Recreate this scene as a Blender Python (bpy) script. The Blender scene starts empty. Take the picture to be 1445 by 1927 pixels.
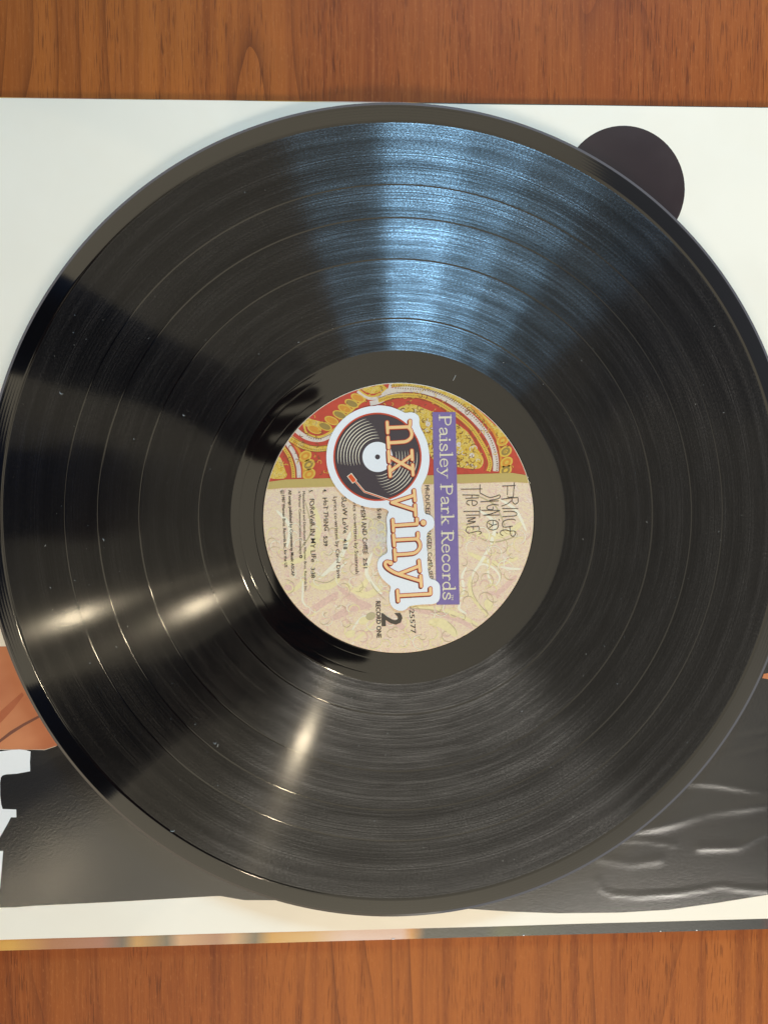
import bpy, bmesh, math, random
from mathutils import Vector, Matrix
random.seed(7)
MM = 0.001
scn = bpy.context.scene

# ------------------------------------------------------------------ camera
IMG_W, IMG_H, FOCAL = 1445.0, 1927.0, 1340.0          # photograph size, focal length in its pixels
TILT_X, TILT_Y = -0.0403, -0.0394
CAM_MM = Vector((-16.07, 13.15, 262.5))
cam_rot = Matrix.Rotation(TILT_Y, 3, 'Y') @ Matrix.Rotation(TILT_X, 3, 'X')
cam_data = bpy.data.cameras.new('camera')
cam_data.sensor_fit = 'VERTICAL'
cam_data.sensor_height = 24.0
cam_data.lens = 24.0 * FOCAL / IMG_H
cam_data.clip_start = 0.005
cam_data.clip_end = 50
cam_data.dof.use_dof = True
cam_data.dof.focus_distance = 0.264
cam_data.dof.aperture_fstop = 6.0
cam = bpy.data.objects.new('camera', cam_data)
scn.collection.objects.link(cam)
cam.matrix_world = Matrix.Translation(CAM_MM * MM) @ cam_rot.to_4x4()
scn.camera = cam
scn.render.resolution_x, scn.render.resolution_y = 767, 1024

# ------------------------------------------------------------------ exposure
scn.view_settings.view_transform = 'Standard'
scn.view_settings.look = 'None'
scn.view_settings.exposure = 0.48
scn.view_settings.gamma = 1.0
scn.view_settings.use_curve_mapping = False


class NT:
    """tiny node-tree helper"""
    def __init__(self, tree):
        self.t = tree
        tree.nodes.clear()

    def n(self, typ, **kw):
        nd = self.t.nodes.new(typ)
        for k, v in kw.items():
            if k == 'ins':
                for key, val in v.items():
                    sock = nd.inputs[key]
                    if isinstance(val, bpy.types.NodeSocket):
                        self.t.links.new(val, sock)
                    else:
                        sock.default_value = val
            else:
                setattr(nd, k, v)
        return nd

    def math(self, op, a, b=None, c=None, clamp=False):
        ins = {0: a}
        if b is not None: ins[1] = b
        if c is not None: ins[2] = c
        nd = self.n('ShaderNodeMath', operation=op, use_clamp=clamp, ins=ins)
        return nd.outputs[0]

    def step(self, x, a, b):
        nd = self.n('ShaderNodeMapRange', interpolation_type='SMOOTHSTEP', ins={0: x, 1: a, 2: b, 3: 0.0, 4: 1.0})
        return nd.outputs[0]

    def mix(self, f, a, b):
        nd = self.n('ShaderNodeMix', data_type='RGBA')
        for idx, v in ((0, f), (6, a), (7, b)):
            if isinstance(v, bpy.types.NodeSocket): self.t.links.new(v, nd.inputs[idx])
            else: nd.inputs[idx].default_value = v if idx == 0 else (*v[:3], 1)
        return nd.outputs[2]

    def ramp(self, f, stops, interp='LINEAR'):
        nd = self.n('ShaderNodeValToRGB', ins={0: f})
        cr = nd.color_ramp
        cr.interpolation = interp
        while len(cr.elements) < len(stops): cr.elements.new(0.5)
        for e, (p, c) in zip(cr.elements, stops):
            e.position = p
            e.color = (*c[:3], 1)
        return nd.outputs[0]

    def noise(self, vec, scale, detail=2.0, rough=0.5, dist=0.0, out=0, dims='3D'):
        nd = self.n('ShaderNodeTexNoise', noise_dimensions=dims, ins={'Scale': scale, 'Detail': detail, 'Roughness': rough, 'Distortion': dist})
        if vec is not None:
            self.t.links.new(vec, nd.inputs['W' if dims == '1D' else 'Vector'])
        return nd.outputs[out]

    def coords(self, scale=(1, 1, 1), rot=(0, 0, 0), loc=(0, 0, 0)):
        tc = self.n('ShaderNodeTexCoord')
        mp = self.n('ShaderNodeMapping', ins={'Vector': tc.outputs['Object'], 'Location': loc, 'Rotation': rot, 'Scale': scale})
        return mp.outputs[0]


# ------------------------------------------------------------------ world: the warm indoor ambience above the table
world = bpy.data.worlds.new('World')
scn.world = world
world.use_nodes = True
w = NT(world.node_tree)
tc = w.n('ShaderNodeTexCoord')
sep = w.n('ShaderNodeSeparateXYZ', ins={0: tc.outputs['Generated']})
zc = w.math('MAXIMUM', sep.outputs[2], 0.02)
sx = w.math('DIVIDE', sep.outputs[0], zc)
sy = w.math('DIVIDE', sep.outputs[1], zc)
# where ceiling turns into the darker wall on the far right
wall_x = w.step(sx, 0.325, 0.36)
wall_y = w.step(sy, 0.06, 0.13)
wall = w.math('MULTIPLY', wall_x, wall_y)
up = w.step(sep.outputs[2], 0.50, 0.93)
col = w.mix(up, (0.11, 0.092, 0.07), (1.08, 0.95, 0.70))
col = w.mix(w.math('MULTIPLY', wall, 0.92), w.mix(w.math('MULTIPLY', w.step(sx, 0.0, 0.5), 0.5), col, (0.3, 0.29, 0.27)), (0.16, 0.17, 0.20))
# the ceiling ends at walls beyond the top and the right of the picture
ends = w.math('MAXIMUM', w.step(sy, 0.53, 0.60), w.step(sx, 0.60, 0.68))
col = w.mix(w.math('MULTIPLY', ends, 0.85), col, (0.10, 0.10, 0.11))
bg = w.n('ShaderNodeBackground', ins={'Color': col, 'Strength': 0.80})
wo = w.n('ShaderNodeOutputWorld', ins={0: bg.outputs[0]})


# ------------------------------------------------------------------ lamps
def area_lamp(name, loc, target, size, size_y, color, radiance, shape='RECTANGLE'):
    d = bpy.data.lights.new(name, 'AREA')
    d.shape = shape
    d.size, d.size_y = size, size_y
    a = size * size_y if shape == 'RECTANGLE' else math.pi * size * size_y / 4
    d.energy = radiance * a * math.pi
    d.color = color
    o = bpy.data.objects.new(name, d)
    scn.collection.objects.link(o)
    o.location = loc
    o.rotation_euler = (Vector(target) - Vector(loc)).to_track_quat('-Z', 'Y').to_euler()
    return o


def polar(az, el, dist):
    a, e = math.radians(az), math.radians(el)
    return (dist * math.cos(a) * math.cos(e), dist * math.sin(a) * math.cos(e), dist * math.sin(e))

# blue daylight window beyond the top of the picture, in panes
for az, wd, rad, dist in ((97.0, 0.30, 2.6, 1.32), (83.0, 0.25, 24.0, 1.30), (72.5, 0.25, 14.0, 1.29), (61.5, 0.26, 6.0, 1.31), (49.0, 0.32, 1.4, 1.33)):
    area_lamp('window_pane', polar(az, 28, dist), (0, 0, 0), wd, 0.26, (0.34, 0.67, 1.0), rad)
# daylight window on the near side, low: throws the soft shadow up the sheet
area_lamp('near_window', polar(277, 43, 1.7), (0, 0, 0), 1.6, 0.30, (1.0, 0.94, 0.84), 8.2)
# warm ceiling downlights
for x, y, rad in ((-0.82, -0.37, 330), (-0.47, -0.34, 300), (-0.17, -0.74, 360), (-0.92, -1.14, 90)):
    area_lamp('ceiling_downlight', (x, y, 1.8), (x, y, 0), 0.036, 0.036, (1.0, 0.84, 0.58), rad, 'DISK')


# ------------------------------------------------------------------ helpers
def U(px, py, z=0.0):
    """a point of the photograph -> where it lies (mm) on the level z (mm)"""
    d = cam_rot @ Vector(((px - IMG_W / 2) / FOCAL, -(py - IMG_H / 2) / FOCAL, -1.0))
    t = (z - CAM_MM.z) / d.z
    return (CAM_MM.x + d.x * t, CAM_MM.y + d.y * t)


def tag(o, label=None, cat=None, kind=None, group=None):
    if label: o['label'] = label
    if cat: o['category'] = cat
    if kind: o['kind'] = kind
    if group: o['group'] = group
    return o


ORIGIN = {}          # where each built object's origin stands (mm)


def empty(name, loc=(0, 0, 0)):
    o = bpy.data.objects.new(name, None)
    o.empty_display_size = 0.02
    scn.collection.objects.link(o)
    o.location = Vector(loc) * MM
    ORIGIN[o.name] = Vector(loc)
    return o


def mesh_obj(name, verts, faces, mat, parent=None, smooth=False, origin=(0, 0, 0)):
    """verts in world mm"""
    me = bpy.data.meshes.new(name)
    ov = Vector(origin)
    me.from_pydata([((v[0] - ov.x) * MM, (v[1] - ov.y) * MM, (v[2] - ov.z) * MM) for v in verts], [], faces)
    me.materials.append(mat)
    if smooth:
        me.polygons.foreach_set('use_smooth', [True] * len(me.polygons))
    me.update()
    o = bpy.data.objects.new(name, me)
    scn.collection.objects.link(o)
    o.location = ov * MM
    ORIGIN[o.name] = ov
    if parent:
        o.parent = parent
        o.location = (ov - ORIGIN[parent.name]) * MM
    return o


class Sheet:
    """collects flat pieces at given levels"""
    def __init__(self): self.v, self.f, self.k = [], [], 0

    def poly(self, pts, z):
        b = len(self.v)
        self.v += [(p[0], p[1], z) for p in pts]
        self.f.append(tuple(range(b, b + len(pts))))

    def quads(self, left, right, z):
        b = len(self.v)
        n = len(left)
        self.v += [(p[0], p[1], z) for p in left] + [(p[0], p[1], z) for p in right]
        for i in range(n - 1):
            self.f.append((b + i, b + n + i, b + n + i + 1, b + i + 1))

    def stroke(self, pts, width, z, smooth=True, caps=True, taper=None, closed=False):
        """one ribbon along pts (mm); every stroke a hair above the one before"""
        z = z + 0.0016 * (self.k % 64)
        self.k += 1
        p = resample(pts, closed) if smooth and len(pts) > 2 else [Vector(q) for q in pts]
        if closed: p = p + [p[0]]
        n = len(p)
        L, R = [], []
        for i in range(n):
            if closed:
                d = p[(i + 1) % (n - 1)] - p[(i - 1) % (n - 1)]
            else:
                d = p[min(i + 1, n - 1)] - p[max(i - 1, 0)]
            if d.length < 1e-9: d = Vector((1, 0))
            d.normalize()
            m = Vector((-d.y, d.x))
            wd = width / 2
            if taper: wd *= taper(i / (n - 1))
            L.append(p[i] + m * wd)
            R.append(p[i] - m * wd)
        for side in (L, R):                  # no folding back on the inside of tight bends
            for i in range(1, n):
                if (side[i] - side[i - 1]).dot(p[i] - p[i - 1]) <= 0: side[i] = side[i - 1].copy()
        if caps and not closed:
            def cap(i, sgn):
                c = p[i]
                a = (L[i] - c)
                out = []
                for k in range(1, 6):
                    out.append(c + Matrix.Rotation(sgn * math.pi * k / 6, 2) @ a)
                return out
            b0 = cap(0, 1)
            self.poly([L[0]] + b0 + [R[0]], z)
            b1 = cap(n - 1, -1)
            self.poly([R[-1]] + b1[::-1] + [L[-1]], z)
        self.quads(R, L, z)

    def disc(self, c, r, z, n=24, ry=None, rot=0.0):
        ry = ry or r
        z = z + 0.004 * (self.k % 12)
        self.k += 1
        m = Matrix.Rotation(rot, 2)
        self.poly([Vector(c) + m @ Vector((r * math.cos(2 * math.pi * i / n), ry * math.sin(2 * math.pi * i / n))) for i in range(n)], z)

    def clamp(self, r):
        out = []
        for x, y, z in self.v:
            d = math.hypot(x, y)
            if d > r: x, y = x * r / d, y * r / d
            out.append((x, y, z))
        self.v = out

    def obj(self, name, mat, parent, origin=(0, 0, 0)):
        base = -0.10 if parent.name.startswith('label') else ZS - 0.03
        self.v = [(x, y, base + (z - base) * 0.28) for x, y, z in self.v]
        return mesh_obj(name, self.v, self.f, mat, parent, origin=origin)


def resample(pts, closed=False, sub=6):
    p = [Vector(q) for q in pts]
    n = len(p)
    out = []
    rng = range(n) if closed else range(n - 1)
    for i in rng:
        if closed:
            a, b, c, d = p[(i - 1) % n], p[i], p[(i + 1) % n], p[(i + 2) % n]
        else:
            a, b, c, d = p[max(i - 1, 0)], p[i], p[i + 1], p[min(i + 2, n - 1)]
        for k in range(sub):
            t = k / sub
            out.append(0.5 * ((2 * b) + (c - a) * t + (2 * a - 5 * b + 4 * c - d) * t * t + (3 * b - a - 3 * c + d) * t ** 3))
    if not closed: out.append(p[-1])
    return out


def circle_pts(cx, cy, r, n, a0=0.0, a1=2 * math.pi, closed=True):
    m = n if closed else n - 1
    return [(cx + r * math.cos(a0 + (a1 - a0) * i / m), cy + r * math.sin(a0 + (a1 - a0) * i / m)) for i in range(n)]


# ------------------------------------------------------------------ materials
def new_mat(name):
    m = bpy.data.materials.new(name)
    m.use_nodes = True
    return m, NT(m.node_tree)


def finish(t, shader):
    t.n('ShaderNodeOutputMaterial', ins={0: shader})


def plain(name, color, rough=0.45, spec=0.5, var=0.06, vscale=900.0, bump=0.0, coat=0.0):
    """solid ink or paper with a little mottling"""
    m, t = new_mat(name)
    co = t.coords()
    nz = t.noise(co, vscale, 3.0)
    dark = tuple(c * (1 - var) for c in color)
    lite = tuple(min(1, c * (1 + var)) for c in color)
    c = t.mix(nz, dark, lite)
    ins = {'Base Color': c, 'Roughness': rough, 'Specular IOR Level': spec, 'Coat Weight': coat, 'Coat Roughness': 0.15}
    if bump:
        b = t.n('ShaderNodeBump', ins={'Strength': bump, 'Distance': 0.0002, 'Height': nz})
        ins['Normal'] = b.outputs[0]
    p = t.n('ShaderNodeBsdfPrincipled', ins=ins)
    finish(t, p.outputs[0])
    return m


def wood_material():
    m, t = new_mat('cherry_laminate')
    tc = t.n('ShaderNodeTexCoord')
    def mp(s, rot=0.0):
        return t.n('ShaderNodeMapping', ins={'Vector': tc.outputs['Object'], 'Scale': s, 'Rotation': (0, 0, rot)}).outputs[0]
    # broad colour drift, stretched along the grain (Y)
    drift = t.noise(mp((9, 2.0, 1)), 1.0, 3.0, 0.5)
    streak = t.noise(mp((150, 5, 1), 0.01), 1.0, 4.0, 0.6, 0.3)
    fine = t.noise(mp((900, 26, 1)), 1.0, 3.0, 0.65)
    # cathedral growth lines: distance field bent by slow noise
    warp = t.noise(mp((5, 1.3, 1)), 1.6, 1.5, 0.5)
    xs = t.n('ShaderNodeSeparateXYZ', ins={0: tc.outputs['Object']})
    ph = t.math('ADD', t.math('MULTIPLY', xs.outputs[0], 26.0), t.math('MULTIPLY', warp, 9.0))
    ph = t.math('ADD', ph, t.math('MULTIPLY', t.noise(mp((60, 8, 1)), 1.0, 2.0), 0.35))
    saw = t.math('FRACT', t.math('MULTIPLY', ph, 2.3))
    line = t.math('POWER', saw, 7.0)
    line = t.math('MULTIPLY', line, t.step(t.noise(mp((14, 3, 1)), 1.0, 2.0), 0.42, 0.62))
    # dark pores: short dashes along the grain, and pale flecks between them
    pore = t.step(t.noise(mp((2000, 95, 1), 0.012), 1.0, 1.5, 0.55), 0.54, 0.68)
    pmask = t.step(t.noise(mp((95, 9, 1)), 1.0, 3.0), 0.36, 0.64)
    pore = t.math('MULTIPLY', pore, t.math('ADD', t.math('MULTIPLY', pmask, 0.8), 0.2))
    fleck = t.step(t.noise(mp((1500, 420, 1), 0.25), 1.0, 1.5, 0.5), 0.58, 0.74)
    c = t.mix(t.step(drift, 0.3, 0.7), (0.27, 0.064, 0.012), (0.41, 0.120, 0.022))
    c = t.mix(t.math('MULTIPLY', t.step(streak, 0.42, 0.72), 0.65), c, (0.165, 0.036, 0.009))
    c = t.mix(t.math('MULTIPLY', t.step(fine, 0.42, 0.78), 0.55), c, (0.42, 0.130, 0.032))
    c = t.mix(t.math('MULTIPLY', fleck, 0.22), c, (0.52, 0.190, 0.055))
    c = t.mix(t.math('MULTIPLY', line, 0.6), c, (0.085, 0.020, 0.007))
    c = t.mix(t.math('MULTIPLY', pore, 0.58), c, (0.070, 0.018, 0.007))
    hgt = t.math('SUBTRACT', t.math('MULTIPLY', fine, 0.4), pore)
    b = t.n('ShaderNodeBump', ins={'Strength': 0.35, 'Distance': 0.00012, 'Height': hgt})
    r = t.math('ADD', 0.44, t.math('MULTIPLY', fine, 0.12))
    p = t.n('ShaderNodeBsdfPrincipled', ins={'Base Color': c, 'Roughness': r, 'Normal': b.outputs[0], 'Specular IOR Level': 0.14})
    finish(t, p.outputs[0])
    return m


def paper_material():
    m, t = new_mat('sleeve_paper')
    co = t.coords()
    n1 = t.noise(co, 14.0, 4.0, 0.55)
    n2 = t.noise(co, 2600.0, 2.0, 0.6)
    c = t.mix(t.step(n1, 0.35, 0.7), (0.86, 0.80, 0.68), (0.89, 0.835, 0.72))
    n3 = t.noise(co, 26.0, 3.0, 0.5, 0.6)
    hh = t.math('ADD', t.math('MULTIPLY', n2, 0.03), n3)
    b = t.n('ShaderNodeBump', ins={'Strength': 0.5, 'Distance': 0.0012, 'Height': hh})
    p = t.n('ShaderNodeBsdfPrincipled', ins={'Base Color': c, 'Roughness': 0.42, 'Normal': b.outputs[0], 'Specular IOR Level': 0.35})
    finish(t, p.outputs[0])
    return m


def gloss_ink(name, a, b_, rough=0.3, grain=1400.0, strength=0.35, warp=16.0, spec=0.5):
    """glossy printed ink on slightly pebbled paper"""
    m, t = new_mat(name)
    co = t.coords()
    c = t.mix(t.step(t.noise(co, warp, 3.0), 0.35, 0.7), a, b_)
    n2 = t.noise(co, grain, 3.0, 0.6)
    bp = t.n('ShaderNodeBump', ins={'Strength': strength, 'Distance': 0.00012, 'Height': n2})
    p = t.n('ShaderNodeBsdfPrincipled', ins={'Base Color': c, 'Roughness': rough, 'Normal': bp.outputs[0], 'Specular IOR Level': spec})
    finish(t, p.outputs[0])
    return m


def jacket_material():
    m, t = new_mat('jacket_print')
    tc = t.n('ShaderNodeTexCoord')
    s = t.n('ShaderNodeSeparateXYZ', ins={0: tc.outputs['Object']})
    nz = t.noise(tc.outputs['Object'], 60.0, 3.0)
    x = t.math('ADD', t.math('ADD', t.math('MULTIPLY', s.outputs[0], 3.0), 0.5), t.math('MULTIPLY', t.math('SUBTRACT', nz, 0.5), 0.012))
    G, P, D = (0.62, 0.30, 0.05), (0.70, 0.50, 0.40), (0.035, 0.035, 0.028)
    c = t.ramp(x, [(0.0, G), (0.06, (0.66, 0.34, 0.06)), (0.105, (0.42, 0.17, 0.07)), (0.16, (0.40, 0.16, 0.09)), (0.185, (0.16, 0.12, 0.08)),
                   (0.20, (0.55, 0.28, 0.07)), (0.235, (0.18, 0.14, 0.08)), (0.25, (0.62, 0.34, 0.16)), (0.29, (0.42, 0.20, 0.10)), (0.31, (0.60, 0.34, 0.15)),
                   (0.335, (0.17, 0.13, 0.07)), (0.355, (0.60, 0.30, 0.05)), (0.40, (0.64, 0.38, 0.13)), (0.44, P), (0.505, (0.68, 0.47, 0.38)),
                   (0.515, (0.60, 0.28, 0.06)), (0.53, (0.06, 0.055, 0.035)), (0.60, (0.045, 0.045, 0.03)), (0.62, (0.085, 0.085, 0.03)), (0.66, (0.05, 0.055, 0.03)),
                   (0.70, D), (0.93, (0.018, 0.020, 0.020)), (0.955, (0.10, 0.02, 0.018))])
    gr = t.noise(tc.outputs['Object'], 1600.0, 3.0, 0.65)
    bp = t.n('ShaderNodeBump', ins={'Strength': 0.5, 'Distance': 0.00012, 'Height': gr})
    p = t.n('ShaderNodeBsdfPrincipled', ins={'Base Color': c, 'Roughness': 0.34, 'Normal': bp.outputs[0]})
    finish(t, p.outputs[0])
    return m


def vinyl_material(name, grooved):
    """black vinyl: a sharp reflection plus, where it is cut, lobes stretched across the grooves"""
    m, t = new_mat(name)
    tc = t.n('ShaderNodeTexCoord')
    s = t.n('ShaderNodeSeparateXYZ', ins={0: tc.outputs['Object']})
    flat = t.n('ShaderNodeCombineXYZ', ins={0: s.outputs[0], 1: s.outputs[1], 2: 0.0})
    rad = t.n('ShaderNodeVectorMath', operation='LENGTH', ins={0: flat.outputs[0]}).outputs['Value']
    tang = t.n('ShaderNodeVectorMath', operation='NORMALIZE', ins={0: flat.outputs[0]}).outputs[0]
    fr = t.n('ShaderNodeFresnel', ins={'IOR': 1.54 if grooved else 1.60}).outputs[0]
    diff = t.n('ShaderNodeBsdfDiffuse', ins={'Color': (0.0028, 0.0028, 0.0034, 1)}).outputs[0]
    # groove loudness varies with radius only; speckle breaks it along the turn
    r1 = t.noise(rad, 2200.0, 4.0, 0.75, dims='1D')
    r2 = t.noise(t.math('MULTIPLY', rad, 1.0), 130.0, 3.0, 0.6, dims='1D')
    if grooved:
        ang = t.math('ARCTAN2', s.outputs[1], s.outputs[0])
        polar_v = t.n('ShaderNodeCombineXYZ', ins={0: t.math('MULTIPLY', rad, 2600.0), 1: t.math('MULTIPLY', ang, 170.0), 2: 0.0}).outputs[0]
        spk = t.noise(polar_v, 1.0, 2.0, 0.6)
        wide_k = t.math('MULTIPLY', t.math('ADD', t.math('MULTIPLY', t.step(r1, 0.33, 0.70), 0.9), 0.35), t.math('ADD', t.math('MULTIPLY', t.step(r2, 0.3, 0.62), 0.45), 0.62))
        wide_k = t.math('MULTIPLY', wide_k, t.math('ADD', t.math('MULTIPLY', t.step(spk, 0.40, 0.68), 0.95), 0.5))
        patch_v = t.n('ShaderNodeCombineXYZ', ins={0: t.math('MULTIPLY', rad, 420.0), 1: t.math('MULTIPLY', ang, 5.0), 2: 3.0}).outputs[0]
        patch = t.noise(patch_v, 1.0, 3.0, 0.65, 0.4)
        wide_k = t.math('MULTIPLY', wide_k, t.math('ADD', t.math('MULTIPLY', t.step(patch, 0.34, 0.66), 0.45), 0.65))
        bh = t.math('ADD', t.math('MULTIPLY', r1, 1.0), t.math('MULTIPLY', spk, 0.15))
        bp = t.n('ShaderNodeBump', ins={'Strength': 0.06, 'Distance': 0.00004, 'Height': bh}).outputs[0]
        def gl(w_, rough, aniso, tint=(1, 1, 1), nrm=None):
            wv = t.math('MULTIPLY', fr, w_) if not isinstance(w_, bpy.types.NodeSocket) else t.math('MULTIPLY', fr, w_)
            c = t.mix(wv, (0, 0, 0), tint)
            ins = {'Color': c, 'Roughness': rough, 'Anisotropy': aniso, 'Tangent': tang}
            if nrm is not None: ins['Normal'] = nrm
            return t.n('ShaderNodeBsdfAnisotropic', distribution='GGX', ins=ins).outputs[0]
        # groove walls lean both ways across the turn
        nrm0 = t.n('ShaderNodeNewGeometry').outputs['Normal']
        def wall_normal(k):
            sc = t.n('ShaderNodeVectorMath', operation='SCALE', ins={0: tang, 'Scale': k}).outputs[0]
            ad = t.n('ShaderNodeVectorMath', operation='ADD', ins={0: nrm0, 1: sc}).outputs[0]
            return t.n('ShaderNodeVectorMath', operation='NORMALIZE', ins={0: ad}).outputs[0]
        sharp = gl(t.math('ADD', 0.27, t.math('MULTIPLY', r2, 0.04)), 0.10, -0.50)
        mid = gl(0.085, 0.165, -0.78, nrm=bp)
        w1 = gl(t.math('MULTIPLY', wide_k, 1.7), 0.235, -0.52, nrm=wall_normal(0.41))
        w2 = gl(t.math('MULTIPLY', wide_k, 0.08), 0.235, -0.52, nrm=wall_normal(-0.41))
        a3 = diff
        for sh in (sharp, mid, w1, w2):
            a3 = t.n('ShaderNodeAddShader', ins={0: a3, 1: sh}).outputs[0]
        finish(t, a3)
    else:
        c = t.mix(fr, (0, 0, 0), (1, 1, 1))
        nz = t.noise(tc.outputs['Object'], 90.0, 2.0)
        g = t.n('ShaderNodeBsdfAnisotropic', distribution='GGX', ins={'Color': c, 'Roughness': t.math('ADD', 0.045, t.math('MULTIPLY', nz, 0.03))}).outputs[0]
        finish(t, t.n('ShaderNodeAddShader', ins={0: diff, 1: g}).outputs[0])
    return m


def mottled(name, cols, scale, rough=0.4, dist=1.2, fine=1500.0):
    """printed cloth pattern: curled blotches of several inks"""
    m, t = new_mat(name)
    co = t.coords()
    wv = t.noise(co, scale, 4.0, 0.6, dist)
    c = t.ramp(wv, [(0.30 + 0.40 * i / max(1, len(cols) - 1), k) for i, k in enumerate(cols)])
    cur = t.n('ShaderNodeTexWave', wave_type='RINGS', ins={'Vector': co, 'Scale': scale * 1.6, 'Distortion': 14.0, 'Detail': 3.0, 'Detail Scale': 2.0}).outputs[1]
    c = t.mix(t.math('MULTIPLY', t.step(cur, 0.62, 0.95), 0.5), c, cols[-1])
    p = t.n('ShaderNodeBsdfPrincipled', ins={'Base Color': c, 'Roughness': rough})
    finish(t, p.outputs[0])
    return m


M_WOOD = wood_material()
M_PAPER = paper_material()
M_INK = gloss_ink('black_print', (0.016, 0.016, 0.018), (0.026, 0.024, 0.023), 0.17, strength=0.26, spec=1.0)
M_DOT = gloss_ink('dark_brown_print', (0.026, 0.015, 0.017), (0.040, 0.026, 0.027), 0.28, 1800.0, 0.2, 30.0)
M_SKINTONE = gloss_ink('orange_print', (0.56, 0.20, 0.08), (0.46, 0.135, 0.05), 0.42, 2000.0, 0.2, 40.0)
M_FOLD = plain('brown_print', (0.17, 0.05, 0.028), 0.42)
M_WHITEINK = plain('white_print', (0.82, 0.82, 0.81), 0.42, var=0.02)
M_JACKET = jacket_material()
M_CARD = plain('jacket_card', (0.66, 0.60, 0.52), 0.7, 0.3)
M_GROOVE = vinyl_material('grooved_vinyl', True)
M_SMOOTH = vinyl_material('smooth_vinyl', False)

# ------------------------------------------------------------------ the table
Z_TABLE = -9.6
ZS = 0.42            # face of the sticker
def make_table():
    x0, x1, y0, y1 = -420, 620, -520, 560
    bm = bmesh.new()
    bmesh.ops.create_cube(bm, size=1.0)
    for v in bm.verts:
        v.co = Vector(((x0 + x1) / 2 + v.co.x * (x1 - x0), (y0 + y1) / 2 + v.co.y * (y1 - y0), Z_TABLE - 14 + v.co.z * 28)) * MM
    bmesh.ops.bevel(bm, geom=[e for e in bm.edges], offset=0.002, segments=3, affect='EDGES')
    me = bpy.data.meshes.new('table_top')
    bm.to_mesh(me)
    bm.free()
    me.materials.append(M_WOOD)
    o = bpy.data.objects.new('table_top', me)
    scn.collection.objects.link(o)
    tag(o, 'reddish brown wood grain table top under the record', 'table', 'structure')
make_table()

# ------------------------------------------------------------------ outer jacket (lowest), inner sleeve on it
Z_JACKET = -6.6          # its top
def make_jacket():
    root = empty('album_jacket', (0, 0, Z_TABLE))
    tag(root, 'glossy cardboard album jacket lowest in the pile, gold to black strip showing at its edge', 'album jacket')
    bl, br = U(-45, 1790.3, Z_JACKET), U(1510, 1746.2, Z_JACKET)
    tl, tr = U(-45, 182.0, Z_JACKET), U(1510, 202.5, Z_JACKET)
    c = [Vector(bl), Vector(br), Vector(tr), Vector(tl)]
    # front and back panel, each a slightly bellied board; a spine joins them on the right
    def board(name, z0, z1, mat):
        v, f = [], []
        n = 24
        for z in (z0, z1):
            for j in range(n + 1):
                for i in range(n + 1):
                    s, u = i / n, j / n
                    p = (c[0] * (1 - s) + c[1] * s) * (1 - u) + (c[3] * (1 - s) + c[2] * s) * u
                    v.append((p.x, p.y, z + 0.05 * math.sin(s * 9 + u * 3)))
        N = (n + 1) ** 2
        for j in range(n):
            for i in range(n):
                a = j * (n + 1) + i
                f.append((a, a + n + 1, a + n + 2, a + 1))
                f.append((N + a, N + a + 1, N + a + n + 2, N + a + n + 1))
        for i in range(n):
            for a, b in ((i, i + 1), (n * (n + 1) + i + 1, n * (n + 1) + i), ((i + 1) * (n + 1), i * (n + 1)), (i * (n + 1) + n, (i + 1) * (n + 1) + n)):
                f.append((a, b, N + b, N + a))
        return mesh_obj(name, v, f, mat, root)
    board('back_panel', Z_TABLE + 0.08, Z_TABLE + 0.6, M_CARD)
    board('front_panel', Z_JACKET - 0.55, Z_JACKET, M_JACKET)
    sh = []
    v = []
    f = []
    for k in range(7):
        a = math.pi * k / 6
        zc = (Z_TABLE + Z_JACKET) / 2
        off = 1.4 * math.sin(a)
        for p in (c[1], c[2]):
            v.append((p.x + 0.06 + off, p.y, zc - (Z_JACKET - Z_TABLE) / 2 * 0.98 * math.cos(a)))
    for k in range(6): f.append((2 * k, 2 * k + 1, 2 * k + 3, 2 * k + 2))
    mesh_obj('spine', v, f, M_JACKET, root, smooth=True)
    # chipped white paper at the worn lower edge
    for px, wd in ((740, 8), (985, 4), (1242, 3), (1310, 4)):
        x, y = U(px, 1790.3 + (px + 45) * (1746.2 - 1790.3) / 1555 - 1.2, Z_JACKET)
        wmm = wd / 5.1
        pts = [(x - wmm / 2, y), (x - wmm * 0.3, y + 0.12), (x, y + 0.2), (x + wmm * 0.35, y + 0.1), (x + wmm / 2, y), (x, y - 0.2)]
        vv = [(a, b, Z_JACKET + 0.12) for a, b in pts] + [(a, b, Z_JACKET - 0.2) for a, b in pts]
        ff = [tuple(range(6))] + [(i, i + 6, (i + 1) % 6 + 6, (i + 1) % 6) for i in range(6)]
        mesh_obj('worn_chip', vv, ff, M_WHITEINK, root)
make_jacket()

Z_SLEEVE = -6.15
CREASES = []   # (polyline mm, height mm, half width mm)
def add_crease(crop_pts, h, wd, ox=900.0, oy=1180.0, s=2.651):
    h *= 1.35
    wd *= 0.68
    CREASES.append(([Vector(U(ox + a / s, oy + b / s, Z_SLEEVE)) for a, b in crop_pts], h, wd))
add_crease([(1230, 560), (1330, 545), (1470, 520)], 0.16, 1.2)
add_crease([(1150, 630), (1300, 580), (1470, 560)], 0.13, 1.3)
add_crease([(1150, 660), (1300, 635), (1470, 590)], 0.12, 1.4)
add_crease([(1030, 770), (1180, 775), (1330, 800), (1500, 835)], 0.22, 2.6)
add_crease([(760, 1020), (950, 980), (1150, 920), (1300, 900), (1500, 870)], 0.20, 3.2)
add_crease([(700, 1065), (850, 1065), (980, 1085)], 0.10, 1.0)
add_crease([(590, 1255), (610, 1305), (670, 1335), (800, 1340), (960, 1330), (1120, 1308), (1200, 1290), (1350, 1310), (1500, 1312)], 0.13, 1.1)
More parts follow.
